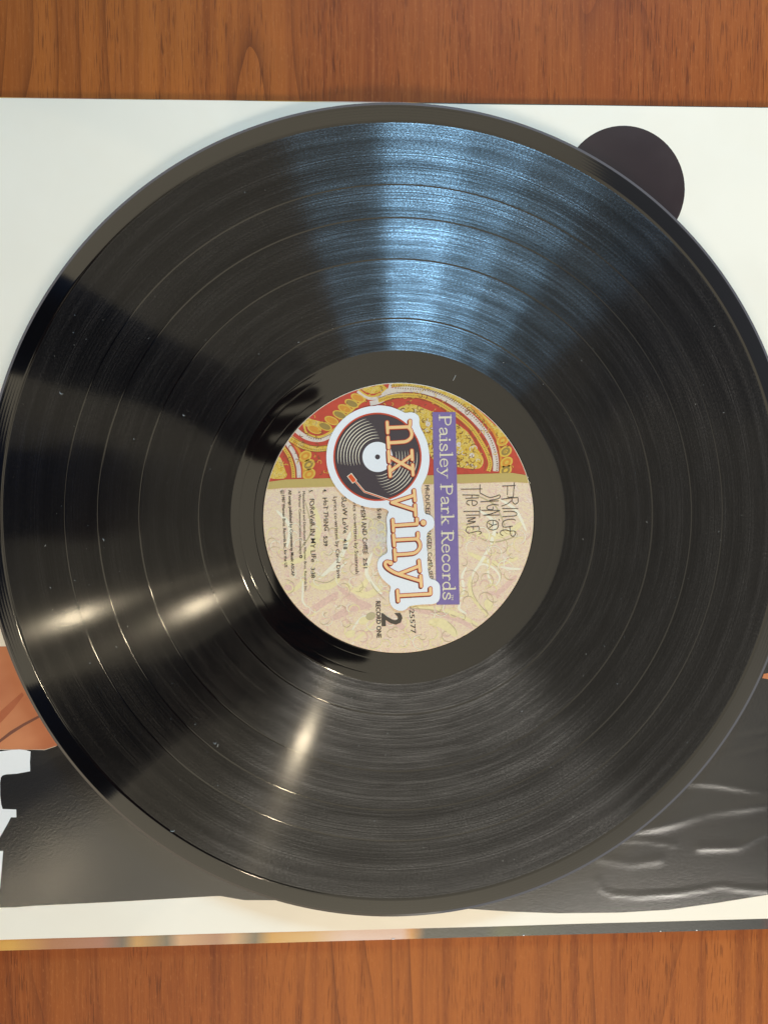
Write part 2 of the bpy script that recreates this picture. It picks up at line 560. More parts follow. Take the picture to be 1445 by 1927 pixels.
add_crease([(1100, 1100), (1300, 1095), (1400, 1040), (1500, 1000)], 0.16, 2.0)
add_crease([(600, 1150), (760, 1180), (900, 1160)], 0.10, 2.4)
add_crease([(-60, 1500), (80, 1440), (200, 1380)], 0.05, 2.0, 0, 0, 1.0)


def sleeve_z(x, y):
    r = math.hypot(x, y)
    z = Z_SLEEVE
    t = min(1.0, max(0.0, (118 - r) / 70))
    z += 4.15 * t * t * (3 - 2 * t)                               # the sheet bellies up under the disc and carries it
    z += 0.10 * math.sin(x * 0.035 + 1.0) * math.sin(y * 0.03) + 0.05 * math.sin(x * 0.09 + y * 0.05)
    if y < -60:
        for pts, h, wd in CREASES:
            best = 1e9
            for a, b in zip(pts, pts[1:]):
                ab = b - a
                u = max(0.0, min(1.0, ((x - a.x) * ab.x + (y - a.y) * ab.y) / ab.length_squared))
                d = math.hypot(x - a.x - ab.x * u, y - a.y - ab.y * u)
                if d < best: best = d
            if best < wd * 3:
                z += h * (0.78 + 0.22 * math.sin(x * 0.15 + y * 0.1 + h * 40)) * math.exp(-(best / wd) ** 2)
    return z


def draped(name, pts, lift, mat, parent, step=1.2):
    """a flat outline cut into small cells and laid over the sleeve's relief"""
    bm = bmesh.new()
    vs = [bm.verts.new((p[0], p[1], 0)) for p in pts]
    bm.faces.new(vs)
    xs = [p[0] for p in pts]
    ys = [p[1] for p in pts]
    for ax, lo, hi in ((0, min(xs), max(xs)), (1, min(ys), max(ys))):
        k = math.ceil(lo / step)
        while k * step < hi:
            co = [0, 0, 0]
            no = [0, 0, 0]
            co[ax] = k * step
            no[ax] = 1
            bmesh.ops.bisect_plane(bm, geom=bm.verts[:] + bm.edges[:] + bm.faces[:], plane_co=co, plane_no=no, dist=1e-5)
            k += 1
    bmesh.ops.triangulate(bm, faces=[f for f in bm.faces if len(f.verts) > 4])
    for v in bm.verts:
        v.co = Vector((v.co.x, v.co.y, sleeve_z(v.co.x, v.co.y) + lift)) * MM
    bmesh.ops.recalc_face_normals(bm, faces=bm.faces[:])
    for f in bm.faces:
        f.smooth = True
        if f.normal.z < 0: f.normal_flip()
    me = bpy.data.meshes.new(name)
    bm.to_mesh(me)
    bm.free()
    me.materials.append(mat)
    o = bpy.data.objects.new(name, me)
    scn.collection.objects.link(o)
    if parent:
        o.parent = parent
        o.location = -Vector(parent.location)
    return o


def Sp(*pts): return [U(a, b, Z_SLEEVE) for a, b in pts]


def make_sleeve():
    root = empty('inner_sleeve', (0, 0, Z_JACKET))
    tag(root, 'white paper inner sleeve with dark and orange print lying between record and jacket', 'record sleeve')
    corners = Sp((-38, 1769.5), (1495, 1727.5), (1495, 203.8), (-38, 183.6))
    sheet = draped('paper_sheet', corners, 0.0, M_PAPER, root)
    back = draped('back_sheet', [(x * 0.9985, y * 0.9985) for x, y in corners], -0.22, M_PAPER, root, 6.0)
    dark = [(-36, 1411), (60, 1411), (85, 1411.5), (105, 1405), (300, 1290), (700, 1180), (1200, 1150), (1494, 1140), (1494, 1669), (1445, 1683.6), (1352.6, 1698.7), (1258, 1712), (1164, 1717.5),
            (1051, 1718.7), (956.6, 1715), (900, 1711), (760, 1702), (600, 1695), (500, 1694), (460, 1694), (436, 1690), (415, 1686.4), (398, 1687), (242, 1695.6), (69, 1704), (30, 1707), (-36, 1708.5)]
    d = draped('black_print', Sp(*dark), 0.05, M_INK, root)
    d['label'] = 'black printed picture area along the lower half of the sleeve'
    o = draped('orange_print', Sp((-36, 1217), (60, 1216), (300, 1216), (300, 1289), (108, 1403), (85, 1410.5), (60, 1410.5), (-36, 1410)), 0.05, M_SKINTONE, root)
    o['label'] = 'orange brown printed patch at the left edge of the sleeve'
    fold = Sp((-36, 1421 - 6), (0, 1392), (20, 1376), (45, 1361), (74, 1346), (90, 1339), (90, 1343), (74, 1351), (45, 1367), (22, 1382), (0, 1398), (-36, 1421))
    draped('fold_line_print', fold, 0.09, M_FOLD, root)
    draped('fold_shade_print', Sp((-36, 1372), (0, 1340), (20, 1322), (42, 1303), (46, 1308), (26, 1334), (4, 1358), (-36, 1390)), 0.08, plain('rust_print', (0.40, 0.10, 0.035), 0.42), root)
    letter = [(-36, 1416), (0, 1414), (25, 1410.7), (38, 1410), (50, 1411.5), (58.5, 1414), (57.3, 1434.8), (58, 1451), (33, 1455.6), (13, 1457), (6, 1459), (2.5, 1463), (1.3, 1473), (1.3, 1496), (3.3, 1513),
              (6, 1522), (31.6, 1523), (32, 1537.8), (21.6, 1537.8), (16.6, 1547.8), (0, 1577), (-36, 1640)]
    draped('white_letter', Sp(*letter), 0.10, M_WHITEINK, root)
    draped('white_letter', Sp((-5, 1601), (7, 1601), (4, 1640), (1, 1671), (-6, 1690), (-20, 1690), (-30, 1660)), 0.10, M_WHITEINK, root)
    draped('orange_print', Sp((1433, 1276), (1436, 1268), (1445, 1266.5), (1490, 1266), (1490, 1279), (1445, 1278)), 0.10, M_SKINTONE, root)
    dx, dy = U(1173, 356, Z_SLEEVE)
    e = draped('round_print', circle_pts(dx, dy, 117 / 5.02, 64), 0.06, M_DOT, root)
    e['label'] = 'dark brown printed disc near the upper right of the sleeve'
make_sleeve()

# ------------------------------------------------------------------ the record
SEG = 288
def lathe(name, prof, mat, parent, seg=SEG):
    v, f = [], []
    for r, z in prof:
        for i in range(seg):
            a = 2 * math.pi * i / seg
            v.append((r * math.cos(a), r * math.sin(a), z))
    for k in range(len(prof) - 1):
        for i in range(seg):
            j = (i + 1) % seg
            f.append((k * seg + i, k * seg + j, (k + 1) * seg + j, (k + 1) * seg + i))
    return mesh_obj(name, v, f, mat, parent, smooth=True)


ZG = -0.42           # level of the cut surface
rec = empty('vinyl_record', (0, 0, -1.9))
tag(rec, 'black twelve inch vinyl record with paisley centre label lying on its paper sleeve', 'vinyl record')
gaps = [(abs(U(px, 975)[0])) for px in (122, 184, 262, 374)]
R_IN = abs(U(434, 975)[0])
# outer rim: bead, lead-in spiral, edge and underside
lathe('outer_edge', [(R_IN - 12, -1.9), (70, -1.9), (140, -1.9), (148, -1.9), (149.9, -1.82), (150.6, -1.62), (150.93, -1.3), (150.97, -0.95), (150.97, -0.73)][::-1], M_SMOOTH, rec)
lathe('edge_bevel', [(150.97, -0.69), (150.4, -0.455), (149.86, -0.2335)][::-1], M_SMOOTH, rec)
prof = [(149.85, -0.2285), (149.5, -0.2255)]
for k in range(5):
    r = 149.0 - k * 1.02
    z = -0.196 - 0.006 * (r - 144.6)
    prof += [(r + 0.2, z), (r + 0.07, z + 0.0022), (r, z + 0.0042), (r - 0.07, z + 0.0045), (r - 0.2, z + 0.004)]
prof += [(144.6, -0.197), (144.35, -0.215), (144.1, -0.29), (143.9, -0.38), (143.7, ZG)]
lathe('outer_rim', prof[::-1], M_SMOOTH, rec)
edges = [143.7] + gaps + [R_IN]
for k in range(5):
    a, b = edges[k] - (0 if k == 0 else 0.26), edges[k + 1] + (0.26 if k < 4 else 0)
    n = max(3, int((a - b) / 2))
    ring = lathe('groove_band', [(b + (a - b) * i / n, ZG) for i in range(n + 1)], M_GROOVE, rec)
for g in gaps:
    lathe('track_gap', [(g - 0.26, ZG), (g - 0.16, ZG - 0.008), (g - 0.05, ZG - 0.014), (g + 0.05, ZG - 0.014), (g + 0.16, ZG - 0.008), (g + 0.26, ZG)], M_SMOOTH, rec)
rp = []
for r0 in (58.6, 53.2):
    rp += [(r0 + 0.35, ZG + 0.03), (r0 + 0.12, ZG + 0.028), (r0, ZG + 0.018), (r0 - 0.12, ZG + 0.028), (r0 - 0.35, ZG + 0.03)]
lathe('run_out', ([(R_IN, ZG), (R_IN - 0.3, ZG + 0.02), (R_IN - 0.7, ZG + 0.03), (60, ZG + 0.03)] + rp + [(50.5, ZG + 0.03), (50.12, ZG + 0.03), (50.1, -0.5), (3.7, -0.5), (3.6, -1.9)])[::-1], M_SMOOTH, rec)

# ------------------------------------------------------------------ the label and its print
ZL = -0.10
TH = math.radians(-90 + 1.6)          # reading direction of the label: down the picture
C_CREAM = (0.66, 0.55, 0.37)
M_LAB = mottled('faded_paisley_paper', [(0.66, 0.37, 0.30), (0.73, 0.51, 0.40), (0.79, 0.63, 0.38), (0.68, 0.46, 0.37), (0.85, 0.74, 0.57)], 300.0, 0.45, 2.2)
M_RED = plain('red_print', (0.50, 0.055, 0.03), 0.42, var=0.25, vscale=300)
M_GOLD = mottled('gold_paisley_print', [(0.34, 0.15, 0.03), (0.66, 0.40, 0.04), (0.72, 0.50, 0.07), (0.74, 0.56, 0.18), (0.30, 0.13, 0.03)], 560.0, 0.42)
M_YEL = plain('yellow_print', (0.66, 0.42, 0.06), 0.42, var=0.15)
M_ORG = plain('amber_print', (0.62, 0.26, 0.03), 0.42, var=0.15)
M_OLV = plain('olive_print', (0.30, 0.20, 0.05), 0.42, var=0.15)
M_BRN = plain('brown_line_print', (0.20, 0.085, 0.025), 0.45)
M_LIL = mottled('cream_lilac_print', [(0.42, 0.33, 0.36), (0.66, 0.56, 0.46), (0.70, 0.60, 0.48), (0.58, 0.50, 0.48)], 520.0, 0.45)
M_STRIPE = plain('gold_stripe_print', (0.50, 0.37, 0.12), 0.40)
M_PURPLE = plain('purple_print', (0.19, 0.135, 0.33), 0.40, var=0.12, vscale=400)
M_CREAMTX = plain('cream_print', (0.74, 0.66, 0.45), 0.40)
M_TXT = plain('black_text', (0.035, 0.030, 0.028), 0.5)
M_NUM = plain('brown_text', (0.065, 0.050, 0.035), 0.5)
M_PALEY = plain('pale_yellow_print', (0.80, 0.67, 0.36), 0.45, var=0.12)
M_PALEC = plain('pale_cream_print', (0.83, 0.76, 0.58), 0.45, var=0.08)
M_PALEP = plain('pale_pink_print', (0.72, 0.48, 0.38), 0.45, var=0.25, vscale=1500)
M_PALEO = plain('pale_olive_print', (0.48, 0.40, 0.22), 0.45, var=0.1)

label = lathe('label', [(3.6, ZL - 0.12), (3.6, ZL), (16.9, ZL), (17.05, ZL + 0.03), (17.2, ZL), (30, ZL), (49.8, ZL), (50.0, ZL - 0.04), (50.05, ZL - 0.2)], M_LAB, rec, 160)
label['label'] = 'round paper centre label, red paisley above and faded paisley below a gold stripe'


def P1(*p): return [U(500 + a / 5.558, 700 + b / 5.558) for a, b in p]
def P2(*p): return [U(740 + a / 5.352, 700 + b / 5.352) for a, b in p]
def P3(*p): return [U(800 + a / 7.225, 1050 + b / 7.225) for a, b in p]
def P4(*p): return [U(520 + a / 6.02, 1060 + b / 6.02) for a, b in p]
def PF(*p): return [U(a, b) for a, b in p]

RL = 49.75
# red field above the stripe
s = Sheet()
sl, sr = U(495, 903.5), U(1005, 888.8)
ang_r = math.atan2(sr[1], sr[0])
ang_l = math.atan2(sl[1], sl[0])
s.poly(circle_pts(0, 0, RL, 80, ang_r, ang_l, closed=False), ZL + 0.02)
s.obj('red_field', M_RED, label)

lay = ZL + 0.04
def ribbons(name, mat, items, z):
    """each printed band its own piece; widths in photograph pixels"""
    for i, (pts, wd) in enumerate(items):
        s = Sheet()
        s.stroke(pts, wd / 5.09, z + 0.0035 * (i % 16), caps=False, taper=(lambda t: 0.25 + 0.75 * math.sin(math.pi * t) ** 0.5 if 0 < t < 1 else 0.25) if name.startswith('pale') else None)
        s.clamp(RL)
        s.obj(name, mat, label)

def dashes(name, mat, lines, z, pitch=0.62, wd=0.22, ln=0.42):
    """rows of little cross ticks along a curve"""
    s = Sheet()
    for pts in lines:
        p = resample(pts, sub=40)
        acc = 0.0
        for a, b in zip(p, p[1:]):
            acc += (b - a).length
            if acc > pitch:
                acc = 0.0
                d = (b - a).normalized()
                m = Vector((-d.y, d.x)) * ln / 2
                if (b.length < RL - 0.6):
                    s.stroke([b - m, b + m], wd, z, smooth=False, caps=False)
    o = s.obj(name, mat, label)
    o['kind'] = 'stuff'
    return o

arc_out = P2((-40, 118), (150, 122), (330, 156), (480, 200), (640, 270), (800, 375), (950, 510), (1050, 610), (1120, 680))
arc_cream = P2((-120, 215), (0, 185), (150, 175), (300, 195), (450, 235), (600, 310), (750, 420), (870, 540), (960, 660), (1010, 780), (1032, 900), (1030, 1000))
arc_yel = P2((-150, 290), (0, 245), (150, 235), (300, 250), (450, 310), (580, 390), (700, 480), (800, 580), (880, 700), (940, 810), (975, 920), (955, 1000))
arc_org = P2((780, 330), (880, 440), (980, 560), (1045, 680), (1075, 800), (1085, 900), (1080, 1000))
l_cream = P1((320, 610), (400, 670), (500, 705), (600, 700), (720, 640))
l_gold = P1((255, 690), (380, 765), (520, 805), (680, 790))
l_yel = P1((400, 545), (430, 640), (540, 680), (650, 645), (760, 560), (870, 430), (1045, 275))
l_cream2 = P1((215, 730), (290, 840), (340, 980), (352, 1105))
l_gold2 = P1((180, 780), (245, 880), (285, 1000), (292, 1108))
l_org2 = P1((290, 735), (360, 850), (395, 980), (398, 1105))
top_c = P1((960, 200), (1060, 270), (1170, 270), (1270, 220), (1310, 120))
top_c2 = P1((1090, 330), (1200, 300), (1330, 215), (1445, 190))
ribbons('gold_band', M_GOLD, [(arc_out, 11.0), (l_gold, 11.5), (P1((330, 420), (430, 520), (560, 560)), 16), (P1((1010, 150), (1130, 190), (1240, 130)), 13.0), (P1((60, 1000), (110, 1010), (140, 1060)), 8), (P2((1000, 560), (1100, 640), (1150, 700)), 13)], lay)
ribbons('orange_band', M_ORG, [(arc_org, 4.2), (l_org2, 5.0)], lay + 0.06)
ribbons('cream_band', M_LIL, [(arc_cream, 10.5), (l_cream, 9.0), (l_cream2, 8.0), (top_c, 5.5), (top_c2, 9.0)], lay + 0.12)
ribbons('yellow_band', M_YEL, [(arc_yel, 7.5), (l_gold2, 6.2), (l_yel, 4.0), (P1((950, 165), (1060, 245), (1165, 245), (1265, 165)), 3.0)], lay + 0.18)
ribbons('brown_line', M_BRN, [(P2((-150, 265), (0, 215), (150, 205), (300, 222), (450, 275), (600, 358), (720, 455), (830, 565), (915, 690), (975, 810), (1002, 920), (985, 1000)), 1.0),
                              (P2((-120, 320), (0, 272), (150, 262), (300, 282), (440, 340), (570, 425), (690, 520), (780, 620), (850, 730), (905, 840), (930, 920), (915, 1000)), 0.9),
                              (P2((780, 360), (880, 470), (970, 590), (1030, 700), (1058, 810), (1066, 910), (1062, 1000)), 0.9),
                              (P1((265, 670), (390, 740), (520, 775), (680, 765)), 1.0), (P1((250, 730), (370, 800), (520, 835), (650, 825)), 1.0), (P1((200, 760), (270, 870), (315, 1000), (325, 1105)), 0.9),
                              (P1((160, 800), (215, 890), (255, 1000), (262, 1105)), 0.9), (P1((420, 640), (540, 695), (660, 660), (770, 575), (880, 440)), 0.9)], lay + 0.24)
# the filled teardrop with its curled stitches
tear = resample(P2((40, 372), (180, 325), (330, 375), (480, 435), (640, 525), (760, 620), (840, 760), (905, 880), (880, 960), (800, 975), (640, 955), (420, 900), (330, 720), (270, 540), (140, 420)), closed=True)
for pts in (tear, resample(P1((45, 1000), (110, 905), (150, 890), (190, 980), (210, 1105), (40, 1105)), closed=True)):
    s = Sheet()
    s.poly(pts, lay + 0.02)
    s.clamp(RL)
    s.obj('gold_teardrop', M_GOLD, label)
rng = random.Random(3)
s1, s2 = Sheet(), Sheet()
for _ in range(190):
    a, b = rng.uniform(60, 900), rng.uniform(330, 970)
    q = Vector(P2((a, b))[0])
    # inside the teardrop?
    ins = False
    for i in range(len(tear)):
        p, r = tear[i], tear[i - 1]
        if (p.y > q.y) != (r.y > q.y) and q.x < (r.x - p.x) * (q.y - p.y) / (r.y - p.y) + p.x: ins = not ins
    if not ins: continue
    a0 = rng.uniform(0, 6.28)
    rr = rng.uniform(0.4, 0.9)
    pts = circle_pts(q.x, q.y, rr, 6, a0, a0 + rng.uniform(2.0, 4.0), closed=False)
    (s1 if rng.random() < 0.62 else s2).stroke(pts, 0.26 if rng.random() < 0.6 else 0.36, lay + 0.10, caps=False)
for a, b in ((350, 525), (660, 730), (790, 840), (100, 960)):
    q = P2((a, b))[0]
    for k in range(6):
        s2.disc((q[0] + 0.55 * math.cos(k), q[1] + 0.55 * math.sin(k)), 0.42, lay + 0.16, 10)
s3, s4 = Sheet(), Sheet()
for _ in range(420):
    r, a = 49.0 * math.sqrt(rng.random()), rng.uniform(0.30, 2.95)
    x, y = r * math.cos(a), r * math.sin(a)
    if y < 17.5 + 0.03 * x: continue
    a0, rr = rng.uniform(0, 6.28), rng.uniform(0.25, 0.75)
    pts = circle_pts(x, y, rr, 6, a0, a0 + rng.uniform(1.5, 4.5), closed=False)
    (s3 if rng.random() < 0.5 else s4).stroke(pts, 0.22, lay + 0.36, caps=False)
s3.clamp(RL); s4.clamp(RL)
s3.obj('gold_curls', M_YEL, label)['kind'] = 'stuff'
s4.obj('brown_stitches', M_BRN, label)['kind'] = 'stuff'
s1.obj('brown_curls', M_BRN, label)['kind'] = 'stuff'
s2.obj('pale_flowers', M_LIL, label)['kind'] = 'stuff'
dashes('tick_row', M_BRN, [arc_yel, l_gold2, P1((260, 700), (385, 778), (520, 815), (660, 800))], lay + 0.32)
dashes('tick_row', M_BRN, [P2((-40, 135), (150, 140), (330, 172), (480, 222), (640, 295), (800, 405), (930, 530)), P2((0, 160), (300, 180), (470, 225), (610, 300), (760, 410), (880, 530), (970, 660), (1020, 790), (1045, 920), (1040, 1000)), P1((390, 610), (470, 690), (600, 700))], lay + 0.32, 0.8, 0.3, 0.5)
# leaves of the rope and the scalloped border
k = 0
for a, b in ((510, 600), (620, 568), (690, 508), (775, 448), (830, 385), (900, 330), (965, 272)):
    c0 = P1((a, b))[0]
    s = Sheet()
    s.disc(c0, 13.5, lay + 0.26, 20, 7.2, 0) if False else None
    s.disc(c0, 2.75, lay + 0.26, 20, 1.45, math.radians(-22))
    leaf = s.obj('leaf', M_YEL, label)
    s = Sheet()
    s.disc(c0, 2.2, lay + 0.31, 20, 1.05, math.radians(-22))
    s.clamp(RL)
    s.obj('leaf', M_ORG if k % 2 == 0 else M_OLV, label)
    k += 1
for fn, pts in ((P2, ((1100, 690), (1130, 800), (1140, 910), (1130, 990))), (P1, ((415, 880), (450, 970), (455, 1070)))):
    for a, b in pts:
        c0 = fn((a, b))[0]
        for rr, ry, mt, dz in ((2.5, 1.9, M_YEL, 0.20), (1.8, 1.3, M_ORG if k % 2 else M_OLV, 0.28), (0.9, 0.6, M_YEL, 0.34)):
            s = Sheet()
            s.disc(c0, rr, lay + dz, 18, ry, math.radians(35))
            s.clamp(RL)
            s.obj('scallop', mt, label)
        k += 1

# faded paisley below the stripe
zl = ZL + 0.02
ribbons('pale_pink_band', M_PALEP, [(P3((-260, 690), (0, 735), (220, 770), (420, 830), (560, 900), (640, 960)), 10), (P4((260, 600), (420, 520), (560, 430), (700, 330)), 13), (P4((620, 640), (760, 560), (900, 500), (1080, 480)), 15),
                                    (P3((820, 470), (960, 480), (1060, 420), (1180, 300), (1240, 240)), 10), (P3((-560, 900), (-400, 880), (-250, 1000)), 12), (P4((690, 250), (800, 350), (900, 420), (1060, 470)), 10)], zl)
ribbons('pale_yellow_band', M_PALEY, [(P3((-260, 655), (0, 672), (220, 700), (430, 765), (600, 850), (720, 910)), 8), (P3((620, 240), (600, 380), (640, 520), (720, 640), (850, 790)), 7),
                                      (P3((40, 880), (200, 880), (330, 960), (430, 1060)), 18), (P4((120, 210), (160, 250), (150, 300), (100, 300)), 6), (P4((60, 330), (200, 300), (300, 200), (330, 60)), 8),
                                      (P4((380, 230), (520, 270), (640, 240), (720, 170)), 12), (P4((800, 230), (900, 300), (980, 260), (1040, 160)), 12), (P4((880, 880), (1000, 780), (1120, 650)), 6),
                                      (PF((590, 950), (600, 1000), (570, 1050), (530, 1060)), 11.0), (PF((650, 1100), (690, 1120), (720, 1100)), 13.0), (PF((870, 990), (920, 1010), (960, 1000), (985, 980)), 12.0), (PF((880, 1040), (930, 1060), (975, 1050)), 10.0)], zl + 0.06)
ribbons('pale_cream_band', M_PALEC, [(P3((850, 0), (850, 120), (860, 250), (900, 350)), 4), (P3((640, 300), (660, 180), (760, 90), (880, 110), (980, 190), (1010, 290), (950, 380)), 4), (P3((1020, 120), (1150, 145), (1300, 150)), 5),
                                     (P3((480, 560), (520, 420), (500, 250), (560, 120)), 5), (P3((560, 760), (460, 690), (480, 600)), 5), (P4((300, 200), (300, 330), (300, 430), (350, 500)), 4), (P4((560, 90), (700, 60), (800, -20)), 4),
                                     (P4((860, 760), (900, 690), (960, 620), (1020, 590)), 4), (PF((520, 960), (545, 990), (540, 1030)), 7.0), (PF((900, 960), (930, 985), (920, 1030), (890, 1080)), 7.0), (PF((660, 1000), (640, 1050), (600, 1090)), 8.0),
                                     (PF((700, 1040), (690, 1080), (720, 1120)), 7.0), (PF((940, 940), (970, 960), (990, 1000)), 6.0)], zl + 0.12)
ribbons('pale_olive_line', M_PALEO, [(P3((655, 250), (630, 380), (665, 520), (745, 640), (870, 780)), 1.6), (P3((900, 60), (985, 130), (1030, 220), (1020, 320)), 1.4), (P3((300, 860), (400, 960), (430, 1050)), 1.4), (P3((-200, 690), (30, 700), (230, 735), (430, 800)), 1.4),
                                     (P4((100, 180), (190, 220), (200, 300), (140, 350)), 1.2), (P4((400, 180), (560, 220), (680, 160)), 1.4), (P4((1060, 200), (1120, 300), (1240, 420)), 1.4), (PF((575, 945), (585, 1000), (560, 1040)), 2.5),
                                     (PF((880, 1000), (925, 1020), (970, 1010)), 2.5), (PF((890, 930), (930, 950), (950, 990)), 2.5)], zl + 0.18)
for k, (a, b, mt) in enumerate(((990, 650, M_PALEY), (1070, 600, M_PALEO), (840, 800, M_PALEY), (150, 265, M_PALEP))):
    s = Sheet()
    s.disc(P4((a, b))[0], 1.9, zl + 0.25 + 0.01 * k, 20, 1.4, math.radians(20))
    s.obj('pale_leaf', mt, label)
s = Sheet()
s.disc(P3((860, 640))[0], 1.6, zl + 0.22, 20, 2.3, math.radians(20))
s.obj('pale_leaf', M_PALEY, label)

# small faded curls all over the lower field
rng = random.Random(21)
for nm, mt, cnt, wd, zz in (('pale_yellow_curls', M_PALEY, 70, 2.6, 0.30), ('pale_cream_curls', M_PALEC, 60, 1.7, 0.33), ('pale_olive_curls', M_PALEO, 60, 0.9, 0.36), ('pale_pink_curls', M_PALEP, 40, 2.4, 0.28)):
    s = Sheet()
    for _ in range(cnt):
        r, a = 48.5 * math.sqrt(rng.random()), rng.uniform(math.pi * 1.02, math.pi * 1.98)
        x, y = r * math.cos(a), r * math.sin(a)
        if y > 10.5: continue
        a0, sw, rr, sg = rng.uniform(0, 6.28), rng.uniform(2.2, 5.2), rng.uniform(1.2, 4.2), rng.choice((-1, 1))
        pts = [(x + rr * (1 - 0.6 * i / 8) * math.cos(a0 + sg * sw * i / 8), y + rr * (1 - 0.6 * i / 8) * math.sin(a0 + sg * sw * i / 8)) for i in range(9)]
        pts = [p for p in pts if p[1] < 10.8]
        if len(pts) > 3: s.stroke(pts, wd / 5.09, ZL + zz, caps=False, taper=lambda t: 0.3 + 0.7 * math.sin(math.pi * min(max(t, 0.0), 1.0)))
    s.clamp(RL)
    s.obj(nm, mt, label)['kind'] = 'stuff'

# gold stripe
s = Sheet()
q = [U(495, 903.5), U(1005, 888.8), U(1005, 905.5), U(495, 919)]
n = 12
top = [Vector(q[0]).lerp(Vector(q[1]), i / n) for i in range(n + 1)]
bot = [Vector(q[3]).lerp(Vector(q[2]), i / n) for i in range(n + 1)]
s.quads(top[::1], bot[::1], ZL + 0.46)
s.clamp(RL)
s.obj('gold_stripe', M_STRIPE, label)
# purple banner
s = Sheet()
s.poly(PF((813.5, 775.5), (857, 775.5), (864.5, 1137.5), (821, 1138)), ZL + 0.52)
s.obj('purple_banner', M_PURPLE, label)

SERIF = {
    'P': (0.70, [([(.17, .03), (.17, .97)], .15), ([(.17, .96), (.38, .965), (.54, .90), (.60, .74), (.54, .57), (.38, .50), (.17, .50)], .085), ([(.02, .025), (.34, .025)], .05), ([(.02, .975), (.2, .975)], .05)]),
    'R': (0.76, [([(.17, .03), (.17, .97)], .15), ([(.17, .96), (.38, .965), (.54, .90), (.58, .75), (.53, .59), (.38, .53), (.17, .53)], .085), ([(.36, .53), (.54, .16), (.64, .03), (.76, .03)], .11), ([(.02, .025), (.34, .025)], .05), ([(.02, .975), (.2, .975)], .05)]),
    'a': (0.58, [([(.09, .47), (.13, .57), (.25, .61), (.37, .57), (.42, .45), (.42, .14), (.47, .03), (.57, .05)], .105), ([(.42, .36), (.23, .31), (.09, .22), (.09, .1), (.18, .02), (.3, .05), (.42, .17)], .08)]),
    'i': (0.34, [([(.17, .03), (.17, .58)], .13), ([(.03, .025), (.31, .025)], .05), ([(.04, .58), (.17, .585)], .05), ([(.16, .83), (.165, .84)], .16)]),
    's': (0.50, [([(.41, .46), (.36, .57), (.24, .61), (.12, .56), (.09, .46), (.18, .37), (.31, .29), (.42, .21), (.41, .1), (.31, .02), (.18, .015), (.07, .08), (.05, .17)], .095)]),
    'l': (0.34, [([(.17, .03), (.17, 1.04)], .13), ([(.03, .025), (.31, .025)], .05), ([(.04, 1.03), (.17, 1.04)], .05)]),
    'e': (0.56, [([(.08, .33), (.47, .34)], .05), ([(.47, .34), (.46, .48), (.37, .59), (.25, .61), (.12, .53), (.07, .33), (.1, .14), (.21, .02), (.35, .02), (.49, .13)], .09)]),
    'y': (0.60, [([(.12, .58), (.31, .08)], .12), ([(.49, .58), (.29, .04), (.2, -.18), (.1, -.26), (.02, -.2)], .06), ([(.0, .585), (.23, .585)], .05), ([(.39, .585), (.6, .585)], .05)]),
    'r': (0.46, [([(.15, .03), (.15, .58)], .13), ([(.16, .4), (.23, .54), (.33, .6), (.42, .54)], .09), ([(.02, .025), (.31, .025)], .05), ([(.03, .58), (.15, .585)], .05)]),
    'k': (0.62, [([(.15, .03), (.15, 1.04)], .13), ([(.16, .24), (.44, .57)], .06), ([(.27, .36), (.5, .04)], .12), ([(.02, .025), (.29, .025)], .05), ([(.38, .025), (.62, .025)], .05), ([(.34, .585), (.56, .585)], .05), ([(.03, 1.03), (.15, 1.04)], .05)]),
    'c': (0.52, [([(.45, .47), (.37, .58), (.26, .61), (.13, .52), (.08, .31), (.12, .13), (.23, .02), (.36, .02), (.49, .14)], .095)]),
    'o': (0.60, [([(.30, .605), (.14, .53), (.09, .31), (.14, .1), (.30, .02), (.46, .1), (.51, .31), (.46, .53)], .09, True)]),
    'd': (0.62, [([(.45, .5), (.33, .6), (.2, .58), (.1, .45), (.09, .22), (.18, .05), (.31, .02), (.45, .14)], .09), ([(.46, .03), (.46, 1.04)], .13), ([(.34, 1.03), (.46, 1.04)], .05), ([(.46, .025), (.58, .025)], .05)]),
    ' ': (0.30, []),
}


def along(px0, py0, px1, py1):
    a, b = Vector(U(px0, py0)), Vector(U(px1, py1))
    d = (b - a).normalized()
    return a, b, d, Vector((-d.y, d.x))


def serif_line(text, start, end, cap_px, z, mat, name):
    a, b, d, up = along(*start, *end)
    total = sum(SERIF[c][0] for c in text)
    cap = cap_px / 5.09
    ks = (b - a).length / total            # widths stretched to the measured length
    x = 0.0
    for ch in text:
        wd, strokes = SERIF[ch]
        if strokes:
            s = Sheet()
            for st in strokes:
                pts = [a + d * (x + p[0] * ks) + up * (p[1] * cap) for p in st[0]]
                s.stroke(pts, st[1] * cap * 1.12, z, smooth=len(pts) > 2, caps=True, closed=len(st) > 2)
            s.obj(name, mat, label)
        x += wd * ks


serif_line('Paisley Park Records', (826.0, 780), (833.5, 1130), 22.5, ZL + 0.58, M_CREAMTX, 'banner_letter')


